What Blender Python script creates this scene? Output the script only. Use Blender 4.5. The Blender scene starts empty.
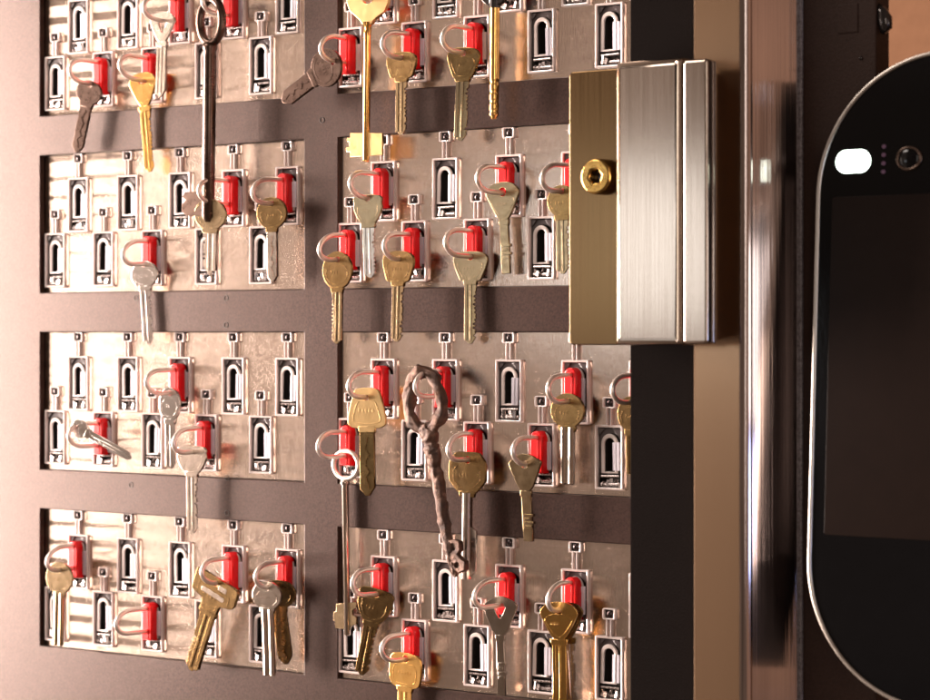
import bpy, bmesh, math, random
from mathutils import Vector, Matrix
random.seed(7)
S = bpy.context.scene
COL = S.collection

# ------------------------------------------------------------------ camera model
F_PX, CXP, HY = 2400.0, 465.0, 332.0
TH = math.atan(F_PX / 3298.0)
ct, st = math.cos(TH), math.sin(TH)
P = 0.13                                   # vertical pitch of the key strips (m)
CY = -1.625 * (ct + (304 - CXP) / F_PX * st)
CX = (-CY / ct) * st
def un(px, py, w=0.0):                     # where the sight line meets the plane w in front of the panel
    xc, yc = (px - CXP) / F_PX, (HY - py) / F_PX
    t = (-w - CY) / (ct + xc * st)
    return Vector((CX + t * (-st + xc * ct), -w, t * yc))
def X(px, w=0.0): return un(px, HY, w).x
def proj(v):
    dx, dy = v[0] - CX, v[1] - CY
    t = -st * dx + ct * dy
    return CXP + F_PX * (ct * dx + st * dy) / t, HY - F_PX * v[2] / t
def solve_w(x, px):                        # height above the panel at which world x shows at px
    lo, hi = -0.05, 0.2
    for _ in range(50):
        m = (lo + hi) / 2
        if proj((x, -m, 0))[0] > px: lo = m
        else: hi = m
    return (lo + hi) / 2
def sxy(px, w):
    return X(px + .5, w) - X(px - .5, w), un(px, HY - 1, w).z

# ------------------------------------------------------------------ node helpers
def new_mat(name):
    m = bpy.data.materials.new(name); m.use_nodes = True
    nt = m.node_tree; return m, nt, nt.nodes['Principled BSDF']
def N(nt, t, **kw):
    n = nt.nodes.new(t)
    for k, v in kw.items():
        if k in n.inputs: n.inputs[k].default_value = v
        else: setattr(n, k, v)
    return n
def noise(nt, scale, stretch=(1, 1, 1), detail=4, rough=.6, coord='Object'):
    tc = N(nt, 'ShaderNodeTexCoord'); mp = N(nt, 'ShaderNodeMapping')
    mp.inputs['Scale'].default_value = stretch
    nt.links.new(tc.outputs[coord], mp.inputs[0])
    n = N(nt, 'ShaderNodeTexNoise', Scale=scale, Detail=detail, Roughness=rough)
    nt.links.new(mp.outputs[0], n.inputs['Vector']); return n
def ramp(nt, src, stops):
    r = N(nt, 'ShaderNodeValToRGB'); nt.links.new(src, r.inputs[0])
    el = r.color_ramp.elements
    while len(el) < len(stops): el.new(.5)
    for e, (p, c) in zip(el, stops):
        e.position = p; e.color = (c if len(c) == 4 else (*c, 1)) if not isinstance(c, (int, float)) else (c, c, c, 1)
    return r
def bump(nt, b, src, strength, dist=.001, prev=None):
    n = N(nt, 'ShaderNodeBump', Strength=strength, Distance=dist)
    nt.links.new(src, n.inputs['Height'])
    if prev: nt.links.new(prev.outputs[0], n.inputs['Normal'])
    nt.links.new(n.outputs[0], b.inputs['Normal']); return n

def metal(name, c1, c2, rough=(.2, .4), scale=60, bstr=.15, bscale=700, stretch=(1, 1, 1), metallic=1.0, aniso=0, bdist=.0004):
    m, nt, b = new_mat(name)
    n = noise(nt, scale, stretch, 6)
    r = ramp(nt, n.outputs[0], [(.3, c1), (.7, c2)]); nt.links.new(r.outputs[0], b.inputs['Base Color'])
    n2 = noise(nt, scale * 2.3, stretch, 6)
    rr = ramp(nt, n2.outputs[0], [(.3, rough[0]), (.7, rough[1])]); nt.links.new(rr.outputs[0], b.inputs['Roughness'])
    b.inputs['Metallic'].default_value = metallic
    n3 = noise(nt, bscale, stretch, 3)
    bump(nt, b, n3.outputs[0], bstr, bdist)
    if aniso:
        b.inputs['Anisotropic'].default_value = abs(aniso)
        tg = N(nt, 'ShaderNodeTangent', direction_type='RADIAL', axis='Z')
        nt.links.new(tg.outputs[0], b.inputs['Tangent'])
        if aniso < 0: b.inputs['Anisotropic Rotation'].default_value = .25
    return m

M = {}
M['nickel'] = metal('nickel', (.50, .42, .35), (.56, .48, .41), (.19, .25), 90, .10, 1500, bdist=.0002)
M['silver'] = metal('bright_nickel', (.76, .68, .62), (.80, .73, .68), (.17, .22), 90, .10, 1500, bdist=.0002)
M['bronze'] = metal('dull_brass', (.20, .125, .05), (.25, .155, .065), (.22, .29), 80, .10, 1300, bdist=.0002)
M['brassy'] = metal('worn_nickel_brass', (.27, .195, .11), (.32, .235, .14), (.2, .27), 80, .10, 1300, bdist=.0002)
M['dark'] = metal('tarnished_metal', (.085, .052, .040), (.12, .080, .062), (.25, .33), 90, .10, 1200, bdist=.0002)
M['gold'] = metal('polished_brass', (.82, .48, .15), (.88, .55, .19), (.18, .24), 90, .10, 1300, bdist=.0002)
M['goldpale'] = metal('brushed_brass', (.66, .42, .18), (.70, .46, .21), (.28, .36), 90, .10, 1200, bdist=.0002)
M['chrome'] = metal('wire_steel', (.86, .76, .68), (.92, .83, .76), (.3, .36), 60, .03, 900, metallic=.8)
M['rimsteel'] = metal('satin_rim', (.40, .36, .32), (.48, .44, .39), (.28, .34), 60, .05, 900)
M['chromed'] = metal('clip_steel', (.22, .18, .17), (.50, .44, .42), (.2, .35), 500, .3, 900)

def rust():
    m, nt, b = new_mat('rusty_iron')
    n = noise(nt, 120, (1, 1, 1), 8, .7)
    r = ramp(nt, n.outputs[0], [(.32, (.022, .010, .006)), (.52, (.075, .034, .019)), (.66, (.17, .085, .05)), (.82, (.45, .32, .24))])
    nt.links.new(r.outputs[0], b.inputs['Base Color'])
    b.inputs['Metallic'].default_value = .45
    rr = ramp(nt, noise(nt, 200).outputs[0], [(.3, .32), (.7, .6)]); nt.links.new(rr.outputs[0], b.inputs['Roughness'])
    p = bump(nt, b, noise(nt, 260, (1, 1, 1), 6, .7).outputs[0], .8, .0012)
    bump(nt, b, noise(nt, 1400, (1, 1, 1), 3, .7).outputs[0], .5, .0004, p)
    return m
M['rust'] = rust()

# brushed stainless sheet of the strips: fine scratches, gentle waviness
def strip_steel(waves=False):
    m, nt, b = new_mat('rolled_steel_sheet' if waves else 'brushed_steel_sheet')
    n = noise(nt, 30, (1, 1, 8), 4, .6)
    r = ramp(nt, n.outputs[0], [(.3, (.49, .40, .335)), (.7, (.54, .44, .37))]); nt.links.new(r.outputs[0], b.inputs['Base Color'])
    b.inputs['Metallic'].default_value = 1
    rr = ramp(nt, noise(nt, 30, (1, 1, 3), 6).outputs[0], [(.3, .14), (.7, .165)]); nt.links.new(rr.outputs[0], b.inputs['Roughness'])
    p = bump(nt, b, noise(nt, 9, (.3, 1, 1.4), 1).outputs[0], .06, .0010)
    p = bump(nt, b, noise(nt, 300, (5, 1, .4), 4, .6).outputs[0], .34, .0002, p)
    v = N(nt, 'ShaderNodeTexVoronoi', Scale=330)
    sp = ramp(nt, v.outputs['Distance'], [(.0, 1.0), (.09, 0.0)])
    p = bump(nt, b, sp.outputs[0], .35, .0003, p)
    if waves:      # shallow roll marks that die out along the sheet
        tc = N(nt, 'ShaderNodeTexCoord'); sp2 = N(nt, 'ShaderNodeSeparateXYZ'); nt.links.new(tc.outputs['Object'], sp2.inputs[0])
        wv = N(nt, 'ShaderNodeTexWave', wave_type='BANDS', bands_direction='Z', Scale=1 / .0138 * .3142, Distortion=.9); wv.inputs['Detail'].default_value = 2; wv.inputs['Detail Scale'].default_value = .6
        nt.links.new(tc.outputs['Object'], wv.inputs['Vector'])
        mr = N(nt, 'ShaderNodeMapRange'); nt.links.new(sp2.outputs['X'], mr.inputs[0]); mr.inputs[1].default_value = .03; mr.inputs[2].default_value = .17
        mr.inputs[3].default_value = 1; mr.inputs[4].default_value = .12
        mm = N(nt, 'ShaderNodeMath', operation='MULTIPLY'); nt.links.new(wv.outputs['Fac'], mm.inputs[0]); nt.links.new(mr.outputs[0], mm.inputs[1])
        bump(nt, b, mm.outputs[0], 1.0, .0009, p)
    return m
M['stripleft'] = strip_steel(True)
M['strip'] = strip_steel()

def powder(name, col, col2, rough, bs=1400, bst=.35, spec=.5, tint=(1, .9, .86)):
    m, nt, b = new_mat(name); b.inputs['Specular Tint'].default_value = (*tint, 1)
    r = ramp(nt, noise(nt, 700, (1, 1, 1), 5, .7).outputs[0], [(.35, col), (.72, col2)])
    nt.links.new(r.outputs[0], b.inputs['Base Color'])
    rr = ramp(nt, noise(nt, 18, (1, 1, 1), 5).outputs[0], [(.3, rough * .98), (.7, min(1, rough * 1.03))]); nt.links.new(rr.outputs[0], b.inputs['Roughness'])
    b.inputs['Specular IOR Level'].default_value = spec
    bump(nt, b, noise(nt, bs, (1, 1, 1), 4).outputs[0], bst, .0006)
    return m
M['frame'] = powder('matt_brown_lacquer', (.006, .0026, .002), (.036, .017, .013), .29, 1500, .24, .30, (1, .66, .54))
M['black'] = powder('black_rubber', (.004, .003, .0027), (.007, .005, .0045), .8, 900, .4, .02)
M['door'] = powder('dark_brown_coat', (.020, .010, .007), (.030, .015, .011), .5, 800, .4, .2)
M['edge'] = powder('granular_black_coat', (.03, .027, .03), (.22, .2, .22), .35, 900, 1.0, .8)
M['hole'] = powder('dark_recess', (.012, .010, .009), (.02, .016, .014), .3, 500, .2, .5)
M['blackgloss'] = powder('black_gloss_plastic', (.009, .008, .008), (.013, .012, .012), .12, 500, .05, .6)

def vary(m, lo, hi):
    nt = m.node_tree; b = nt.nodes['Principled BSDF']; src = b.inputs['Base Color'].links[0].from_socket
    oi = N(nt, 'ShaderNodeObjectInfo'); mr = N(nt, 'ShaderNodeMapRange'); nt.links.new(oi.outputs['Random'], mr.inputs[0]); mr.inputs[3].default_value = lo; mr.inputs[4].default_value = hi
    h = N(nt, 'ShaderNodeHueSaturation'); nt.links.new(src, h.inputs['Color']); nt.links.new(mr.outputs[0], h.inputs['Value']); nt.links.new(h.outputs[0], b.inputs['Base Color'])
M['pin'] = metal('dark_pin', (.05, .04, .04), (.09, .07, .07), (.2, .3), 300, .1, 900)
def plastic(name, col, rough, trans=0, ior=1.49, sss=0, emis=0):
    m, nt, b = new_mat(name)
    r = ramp(nt, noise(nt, 90, (1, 1, 1), 4).outputs[0], [(.3, tuple(c * .88 for c in col)), (.7, col)])
    nt.links.new(r.outputs[0], b.inputs['Base Color'])
    b.inputs['Roughness'].default_value = rough; b.inputs['IOR'].default_value = ior
    b.inputs['Transmission Weight'].default_value = trans
    bump(nt, b, noise(nt, 500).outputs[0], .08, .0003)
    return m
M['red'] = plastic('red_plastic', (.80, .006, .009), .26)
M['clear'] = plastic('clear_plastic', (.93, .80, .76), .12, .5)
M['pale'] = plastic('frosted_plastic', (.80, .70, .66), .22, .25)
M['milky'] = plastic('pearl_label', (.92, .88, .98), .25)
M['glassblack'] = plastic('black_glass', (.003, .003, .0035), .07, ior=1.33)
vary(M['milky'], .62, 1.05); vary(M['red'], .8, 1.1)
M['cagegrey'] = plastic('smoked_plastic', (.07, .055, .055), .14)
M['screen'] = plastic('screen_off', (.010, .0055, .004), .3, ior=1.18)
M['violet'] = plastic('infrared_led', (.10, .045, .09), .3)
M['wall'] = plastic('tan_wall', (.17, .088, .05), .95, ior=1.05)

def brushed(name, c1, c2, rough, aniso):
    return metal(name, tuple(a*.7+b_*.3 for a,b_ in zip(c1,c2)), tuple(a*.55+b_*.45 for a,b_ in zip(c1,c2)), rough, 60, .10, 400, (10, 10, .06), 1.0, aniso, .00015)
M['hinge'] = brushed('brushed_hinge_steel', (.33, .27, .22), (.42, .355, .30), (.15, .21), .5)
M['hingeplate'] = brushed('bronzed_steel', (.105, .064, .028), (.14, .088, .042), (.18, .26), .5)
M['jamb'] = brushed('brushed_jamb_steel', (.30, .195, .12), (.31, .205, .125), (.24, .255), .3)
M['polish'] = brushed('polished_side_steel', (.42, .30, .25), (.50, .37, .32), (.10, .13), .8)
def polished():
    m, nt, b = new_mat('polished_side_steel')
    b.inputs['Base Color'].default_value = (.56, .42, .37, 1); b.inputs['Metallic'].default_value = 1; b.inputs['Roughness'].default_value = .09
    rr = ramp(nt, noise(nt, 25, (1, 1, .3), 5).outputs[0], [(.3, (.50, .43, .41)), (.7, (.56, .48, .46))]); nt.links.new(rr.outputs[0], b.inputs['Base Color'])
    p = bump(nt, b, noise(nt, 120, (10, 10, .01), 1).outputs[0], .22, .00025)
    bump(nt, b, noise(nt, 45, (1, 1, .01), 1).outputs[0], .45, .0014, p)
    return m
M['polish'] = polished()
M['bolt'] = metal('yellow_zinc', (.34, .20, .055), (.50, .31, .10), (.12, .28), 120, .3, 1000)
m, nt, b = new_mat('lamp_window')
b.inputs['Base Color'].default_value = (.8, .8, .8, 1)
b.inputs['Emission Color'].default_value = (.84, 1, .86, 1); b.inputs['Emission Strength'].default_value = 8
M['led'] = m

# ------------------------------------------------------------------ object helpers
def tag(o, label=None, cat=None, group=None, kind=None):
    if label: o['label'] = label
    if cat: o['category'] = cat
    if group: o['group'] = group
    if kind: o['kind'] = kind
    return o
def empty(name, loc, label=None, cat=None, group=None):
    o = bpy.data.objects.new(name, None); COL.objects.link(o); o.location = loc
    o.empty_display_size = .01
    return tag(o, label, cat, group)
def link(name, me, mat, parent=None, smooth=False, bevel=0, loc=None):
    o = bpy.data.objects.new(name, me); COL.objects.link(o)
    if mat is not None and not me.materials: me.materials.append(mat)
    if parent: o.parent = parent
    if loc is not None: o.location = loc
    if smooth:
        for p in me.polygons: p.use_smooth = True
    if bevel:
        md = o.modifiers.new('Bevel', 'BEVEL'); md.width = bevel; md.segments = 2; md.limit_method = 'ANGLE'
        md.angle_limit = math.radians(40)
    return o
def bm_mesh(bm, name):
    bmesh.ops.recalc_face_normals(bm, faces=bm.faces)
    me = bpy.data.meshes.new(name); bm.to_mesh(me); bm.free(); return me
def bm_box(bm, x0, x1, y0, y1, z0, z1):
    r = bmesh.ops.create_cube(bm, size=1)
    for v in r['verts']:
        v.co = Vector(((x0 + x1) / 2 + v.co.x * (x1 - x0), (y0 + y1) / 2 + v.co.y * (y1 - y0), (z0 + z1) / 2 + v.co.z * (z1 - z0)))
    return r['verts']
def box_mesh(name, *a):
    bm = bmesh.new(); bm_box(bm, *a); return bm_mesh(bm, name)

def add_mesh(bm, me, mat4=None):
    n = len(bm.verts)
    bm.from_mesh(me); bm.verts.ensure_lookup_table()
    if mat4 is not None:
        for v in bm.verts[n:]: v.co = mat4 @ v.co
def plate(outlines, thick, bev=.0002, res=2, y=0.0):
    """flat plate in XZ, filled between nested outlines, centred on Y=y"""
    cu = bpy.data.curves.new('tmp', 'CURVE'); cu.dimensions = '2D'; cu.fill_mode = 'BOTH'
    cu.extrude = max(thick / 2 - bev, 1e-5); cu.bevel_depth = bev; cu.bevel_resolution = res
    cu.offset = -bev
    for pts in outlines:
        s = cu.splines.new('POLY'); s.points.add(len(pts) - 1); s.use_cyclic_u = True
        for p, q in zip(s.points, pts): p.co = (q[0], q[1], 0, 1)
    o = bpy.data.objects.new('tmp', cu)
    COL.objects.link(o)
    dg = bpy.context.evaluated_depsgraph_get(); dg.update()
    me = bpy.data.meshes.new_from_object(o.evaluated_get(dg))
    bpy.data.objects.remove(o); bpy.data.curves.remove(cu)
    me.materials.clear()
    R = Matrix.Rotation(math.pi / 2, 4, 'X')
    me.transform(Matrix.Translation((0, y, 0)) @ R)
    return me
def ell(cx, cz, rx, rz, n=36, a0=0, a1=2 * math.pi, end=False):
    k = n if not end else n - 1
    return [(cx + rx * math.cos(a0 + (a1 - a0) * i / k), cz + rz * math.sin(a0 + (a1 - a0) * i / k)) for i in range(n)]
def chaikin(p, it=2, f=.25):
    for _ in range(it):
        q = []
        for i in range(len(p)):
            a, b_ = p[i], p[(i + 1) % len(p)]
            q.append((a[0] * (1 - f) + b_[0] * f, a[1] * (1 - f) + b_[1] * f))
            q.append((a[0] * f + b_[0] * (1 - f), a[1] * f + b_[1] * (1 - f)))
        p = q
    return p
def rrect(x0, x1, z0, z1, r, n=5):
    o = []
    for cx, cz, a in ((x1 - r, z1 - r, 0), (x0 + r, z1 - r, 90), (x0 + r, z0 + r, 180), (x1 - r, z0 + r, 270)):
        for i in range(n + 1):
            t = math.radians(a + 90 * i / n); o.append((cx + r * math.cos(t), cz + r * math.sin(t)))
    return o
def tube(bm, pts, rad, seg=12, closed=False, squash=1.0, jit=0, capped=True):
    pts = [Vector(p) for p in pts]; n = len(pts)
    if not isinstance(rad, (list, tuple)): rad = [rad] * n
    rings = []
    prev = None
    for i in range(n):
        a = pts[(i - 1) % n] if (closed or i) else pts[0]; c = pts[(i + 1) % n] if (closed or i < n - 1) else pts[-1]
        t = (c - a).normalized()
        if prev is None:
            u = t.cross(Vector((0, 1, 0)));
            if u.length < .1: u = t.cross(Vector((1, 0, 0)))
        else: u = prev - t * prev.dot(t)
        u.normalize(); prev = u; v = t.cross(u)
        ring = []
        for k in range(seg):
            an = 2 * math.pi * k / seg; rr = rad[i] * (1 + random.uniform(-jit, jit))
            ring.append(bm.verts.new(pts[i] + u * math.cos(an) * rr + v * math.sin(an) * rr * squash))
        rings.append(ring)
    for i in range(n if closed else n - 1):
        A, B = rings[i], rings[(i + 1) % n]
        for k in range(seg): bm.faces.new((A[k], A[(k + 1) % seg], B[(k + 1) % seg], B[k]))
    if not closed and capped:
        bm.faces.new(rings[0][::-1]); bm.faces.new(rings[-1])
def sheet_holes(name, x0, x1, z0, z1, holes, yf, yb):
    """sheet with real rectangular openings; front at Y=yf, back at Y=yb"""
    xs = sorted({x0, x1, *[v for h in holes for v in h[:2]]}); zs = sorted({z0, z1, *[v for h in holes for v in h[2:]]})
    bm = bmesh.new(); V = {}
    def gv(i, j):
        if (i, j) not in V: V[(i, j)] = bm.verts.new((xs[i], yf, zs[j]))
        return V[(i, j)]
    fs = []
    for i in range(len(xs) - 1):
        for j in range(len(zs) - 1):
            cx, cz = (xs[i] + xs[i + 1]) / 2, (zs[j] + zs[j + 1]) / 2
            if any(h[0] < cx < h[1] and h[2] < cz < h[3] for h in holes): continue
            fs.append(bm.faces.new((gv(i, j), gv(i + 1, j), gv(i + 1, j + 1), gv(i, j + 1))))
    r = bmesh.ops.extrude_face_region(bm, geom=fs, use_keep_orig=True)
    for g in r['geom']:
        if isinstance(g, bmesh.types.BMVert): g.co.y = yb
    return bm_mesh(bm, name)

# ------------------------------------------------------------------ cabinet panel
WF = .005
LU = [80, 129.5, 181.5, 235, 289]; LD = [57, 105, 154, 208, 262.5]
RU = [385, 447, 510.5, 577, 645];  RD = [352, 416, 478.5, 543, 611]
ztop = lambda k: (3 - k) * P
SH = .778 * P
lx0, lx1 = X(40, WF), X(304, WF)
rx0, rx1 = X(338, WF), X(655, WF) + .02
holes = []
for k in range(0, 6):
    holes.append((lx0, lx1, ztop(k) - SH, ztop(k))); holes.append((rx0, rx1, ztop(k) - SH, ztop(k)))
holes = [h for h in holes if h[2] > -.29 and h[3] < .33]
panel = link('cabinet_panel', sheet_holes('cabinet_panel', X(-90), X(690) , -.32, .36, holes, -WF, -.0003), M['frame'], bevel=.0006)
tag(panel, 'dark brown lacquered cabinet panel framing the eight steel key strips', 'panel')
back = link('backing', box_mesh('backing', X(-90), X(690), .014, .018, -.32, .36), M['hole'], panel)
for px, py in ((226, 298), (226, 325), (227, 478), (227, 513), (131, 485), (322, 120), (136, 298)):
    c = un(px, py, WF + .0001)
    link('punch_mark', plate([ell(0, 0, .0021, .0021, 20), ell(0, 0, .0016, .0016, 20)], .0004, .0001), M['hole'], panel, loc=c)

# -- one slot module (origin: top centre of its opening, on the strip face)
HW, HH = .0088, .0375
def slot_meshes():
    d = {}
    # clear bezel standing proud of the steel
    bm = bmesh.new()
    add_mesh(bm, plate([rrect(-HW - .0016, HW + .0016, -HH - .0012, .0012, .001), rrect(-HW + .0003, HW - .0003, -HH + .0003, -.0003, .0006)], .0030, .0005, 2, -.0010))
    add_mesh(bm, plate([rrect(-.0050, .0050, .0114, .0184, .0014), rrect(-.0031, .0031, .0124, .0176, .0008)], .0030, .0005, 2, -.0010))
    add_mesh(bm, plate([rrect(-.0021, -.0009, .0012, .0118, .0003)], .003, .0003, 2, -.0013))
    add_mesh(bm, plate([rrect(.0009, .0021, .0012, .0118, .0003)], .003, .0003, 2, -.0013))
    d['slot'] = bm_mesh(bm, 'slot')
    # recess box, dark
    bm = bmesh.new()
    bm_box(bm, -HW - .0004, HW + .0004, .0085, .0095, -HH - .0004, .0004)
    bm_box(bm, -HW - .0012, -HW - .0002, .0032, .0085, -HH, 0)
    bm_box(bm, HW + .0002, HW + .0012, .0032, .0085, -HH, 0)
    bm_box(bm, -HW, HW, .0032, .0085, .0001, .001)
    bm_box(bm, -HW, HW, .0032, .0085, -HH - .001, -HH - .0001)
    bm_box(bm, -.0030, .0030, -.0012, -.0004, .0125, .0179)
    bm_box(bm, -.0009, .0009, -.0008, -.0002, .0012, .0118)
    d['recess'] = bm_mesh(bm, 'recess')
    # arched black cage inside
    def arch(w0, w1, zt, zb):
        r = (w1 - w0) / 2; c = (w0 + w1) / 2
        return [(w0, zb), (w1, zb)] + ell(c, zt - r, r, r, 14, 0, math.pi, True)
    bm = bmesh.new()
    add_mesh(bm, plate([rrect(-HW + .0006, HW - .0006, -HH + .0086, -.0008, .0005), arch(-.0062, .0074, -.0042, -HH + .0098)], .0024, .0004, 1, .0012))
    add_mesh(bm, plate([[(-HW+.0008, -.001), (-HW + .0008, -.0055), (-.004, -.001)]], .0016, .0003, 1, -.0006))
    add_mesh(bm, plate([[(HW-.0008, -.001), (HW - .0008, -.0075), (.002, -.001)]], .0016, .0003, 1, -.0006))
    d['cage'] = bm_mesh(bm, 'cage')
    bm = bmesh.new()   # frosted arched surround
    add_mesh(bm, plate([arch(-.0067, .0052, -.0038, -HH + .0092), arch(-.0043, .0030, -.0064, -HH + .0104)], .0016, .0005, 2, -.0004))
    d['guide'] = bm_mesh(bm, 'guide')
    bm = bmesh.new()
    add_mesh(bm, plate([rrect(.0020, .0068, -.0275, -.0100, .0003)], .0014, .0002, 1, -.0008))
    add_mesh(bm, plate([rrect(.0040, .0045, -.0272, -.0102, .0001)], .0008, .0001, 1, -.0014))
    d['label_window'] = bm_mesh(bm, 'label_window')
    for q in range(5):   # shiny spring clip at the foot, each bent a little differently
        rr = random.Random(30 + q); bm = bmesh.new()
        tube(bm, [(-.0068, -.0002, -HH + .0022), (.0068, -.0002, -HH + .0022)], .0013, 8)
        tube(bm, [(-.0066, -.0006, -HH + .0070 + rr.uniform(-.0006, .0006)), (.0064, -.0006, -HH + .0072 + rr.uniform(-.0006, .0006))], .0009, 8)
        x_ = -.0058
        while x_ < .0055:
            w_ = rr.uniform(.0012, .0028); h_ = rr.uniform(.0020, .0058)
            vs = bm_box(bm, x_, x_ + w_, -rr.uniform(.0008, .0022), .0008, -HH + .0012, -HH + .0012 + h_)
            bmesh.ops.rotate(bm, verts=vs, cent=(x_, 0, -HH + .003), matrix=Matrix.Rotation(rr.uniform(-.35, .35), 3, 'Y') @ Matrix.Rotation(rr.uniform(-.3, .3), 3, 'Z'))
            x_ += w_ + rr.uniform(.0002, .0009)
        bmesh.ops.bevel(bm, geom=[e for e in bm.edges if len(e.link_faces) == 2 and e.calc_face_angle() > 1.2], offset=.00018, segments=1, affect='EDGES')
        d['spring_clip%d' % q] = bm_mesh(bm, 'spring_clip')
    bm = bmesh.new(); bmesh.ops.create_uvsphere(bm, u_segments=12, v_segments=8, radius=.0026, matrix=Matrix.Translation((0, -.0002, .0150)))
    d['latch_pin'] = bm_mesh(bm, 'latch_pin')
    return d
SM = slot_meshes()
SMAT = dict(slot='clear', recess='hole', cage='cagegrey', guide='pale', label_window='milky', spring_clip='chromed', latch_pin='pin')
for k, me in SM.items():
    me.materials.append(M[SMAT[k.rstrip('01234')]])
    if k in ('guide', 'latch_pin'):
        for p in me.polygons: p.use_smooth = True
def put_slot(parent, x, z):
    s = link('slot', SM['slot'], None, parent, loc=(x, 0, z))
    for k in ('recess', 'cage', 'guide', 'label_window', 'latch_pin'):
        o = link(k, SM[k], None, s)
        if k == 'label_window': o.location = (random.uniform(-.0004, .0003), random.uniform(0, .0006), random.uniform(-.0009, .0009)); o.rotation_euler = (0, random.uniform(-.02, .02), 0)
        if k == 'guide': o.location = (random.uniform(-.0003, .0003), 0, random.uniform(-.0008, .0004)); o.rotation_euler = (0, random.uniform(-.03, .03), 0)
    link('spring_clip', SM['spring_clip%d' % random.randrange(5)], None, s)

UPZ, LOZ = .143 * P, .450 * P
POS = {}
sides = {'L': (lx0, lx1, LU, LD, 0.0), 'R': (rx0, rx1, RU, RD, .002)}
names = {'L1': 'steel key strip at top left, cut off by the upper edge', 'L2': 'steel key strip second from top in the left column, three keys on it',
         'L3': 'steel key strip third from top on the left with a small key lying askew', 'L4': 'steel key strip at bottom left holding the tilted car key and an empty shackle',
         'R1': 'steel key strip at top right behind the long gold key', 'R2': 'steel key strip second from top on the right, partly behind the steel hinge',
         'R3': 'steel key strip third from top on the right with the rusty key', 'R4': 'steel key strip at bottom right with mostly empty lower slots'}
for s, (a, c, U, D, wo) in sides.items():
    for k in (1, 2, 3, 4):
        zt = ztop(k)
        e = empty('key_strip', (a, -wo, zt), names[f'{s}{k}'], 'key strip', 'steel key strips in the cabinet panel')
        hs = []
        for row, L, oz in (('U', U, UPZ), ('D', D, LOZ)):
            for i, px in enumerate(L):
                x = X(px, wo)
                POS[(f'{s}{k}', row, i)] = (x, zt - oz, wo)
                hs.append((x - a - HW, x - a + HW, -oz - HH, -oz))
        # rows overlap slightly sideways, so the openings are cut by real grid lines
        link('face_plate', sheet_holes('face_plate', .0003, c - a - .0003, -SH + .0003, -.0003, hs, 0, .003), M['stripleft' if s == 'L' else 'strip'], e)
        for h in hs: put_slot(e, (h[0] + h[1]) / 2, h[3])

# ------------------------------------------------------------------ red key tags with wire shackles
HZT, HZB = -.0062, -.0235       # shackle legs below slot top
def tag_meshes(wm, dz=0, sag=0):
    bm = bmesh.new()
    add_mesh(bm, plate([[(-.0052, -.0300), (.0042, -.0300)] + ell(-.0005, -.0085, .0047, .0050, 14, 0, math.pi, True)], .0085, .0009, 3, -.0030))
    add_mesh(bm, plate([[(.0005, -.0292), (.0016, -.0292), (.0016, -.0070), (.0005, -.0070)]], .0004, .0001, 1, -.0074))
    body = bm_mesh(bm, 'red_body')
    bm = bmesh.new()
    zt, zb = HZT + dz - .001, HZB + dz
    r = (zt - zb) / 2; zc = (zt + zb) / 2
    pts = [(-.0005, -.003, zt)] + [(-.0005, -(wm - r * 1.75) - math.sin(a) * r * 1.75, zc + sag * math.sin(a) + math.cos(a) * r) for a in [math.pi * i / 16 for i in range(17)]] + [(-.0005, -.003, zb)]
    pts.insert(1, (-.0005, -.008, zt)); pts.insert(-1, (-.0005, -.008, zb))
    tube(bm, pts, .0016, 12)
    bm2 = bm_mesh(bm, 'shackle')
    for p in bm2.polygons: p.use_smooth = True
    body.materials.append(M['red']); bm2.materials.append(M['chrome'])
    return body, bm2
TV = [tag_meshes(.0345, 0, 0), tag_meshes(.0365, -.0006, -.001), tag_meshes(.0325, .0004, -.0016), tag_meshes(.0345, -.0004, .0006)]
TWM = [(.0345, 0), (.0365, -.0006), (.0325, .0004), (.0345, -.0004)]
TAGS = {}
def make_tag(slot, label, v=None):
    x, z, wo = POS[slot]
    v = len(TAGS) % 4 if v is None else v
    e = empty('key_tag', (x, -wo, z), label, 'key tag', 'red key tags locked in the strips')
    link('red_body', TV[v][0], None, e); sh = link('shackle', TV[v][1], None, e)
    sh.rotation_euler = (random.uniform(-.035, .035), 0, random.uniform(-.05, .05))
    TAGS[slot] = (x - .0005, wo, z + HZB + TWM[v][1], TWM[v][0])

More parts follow.
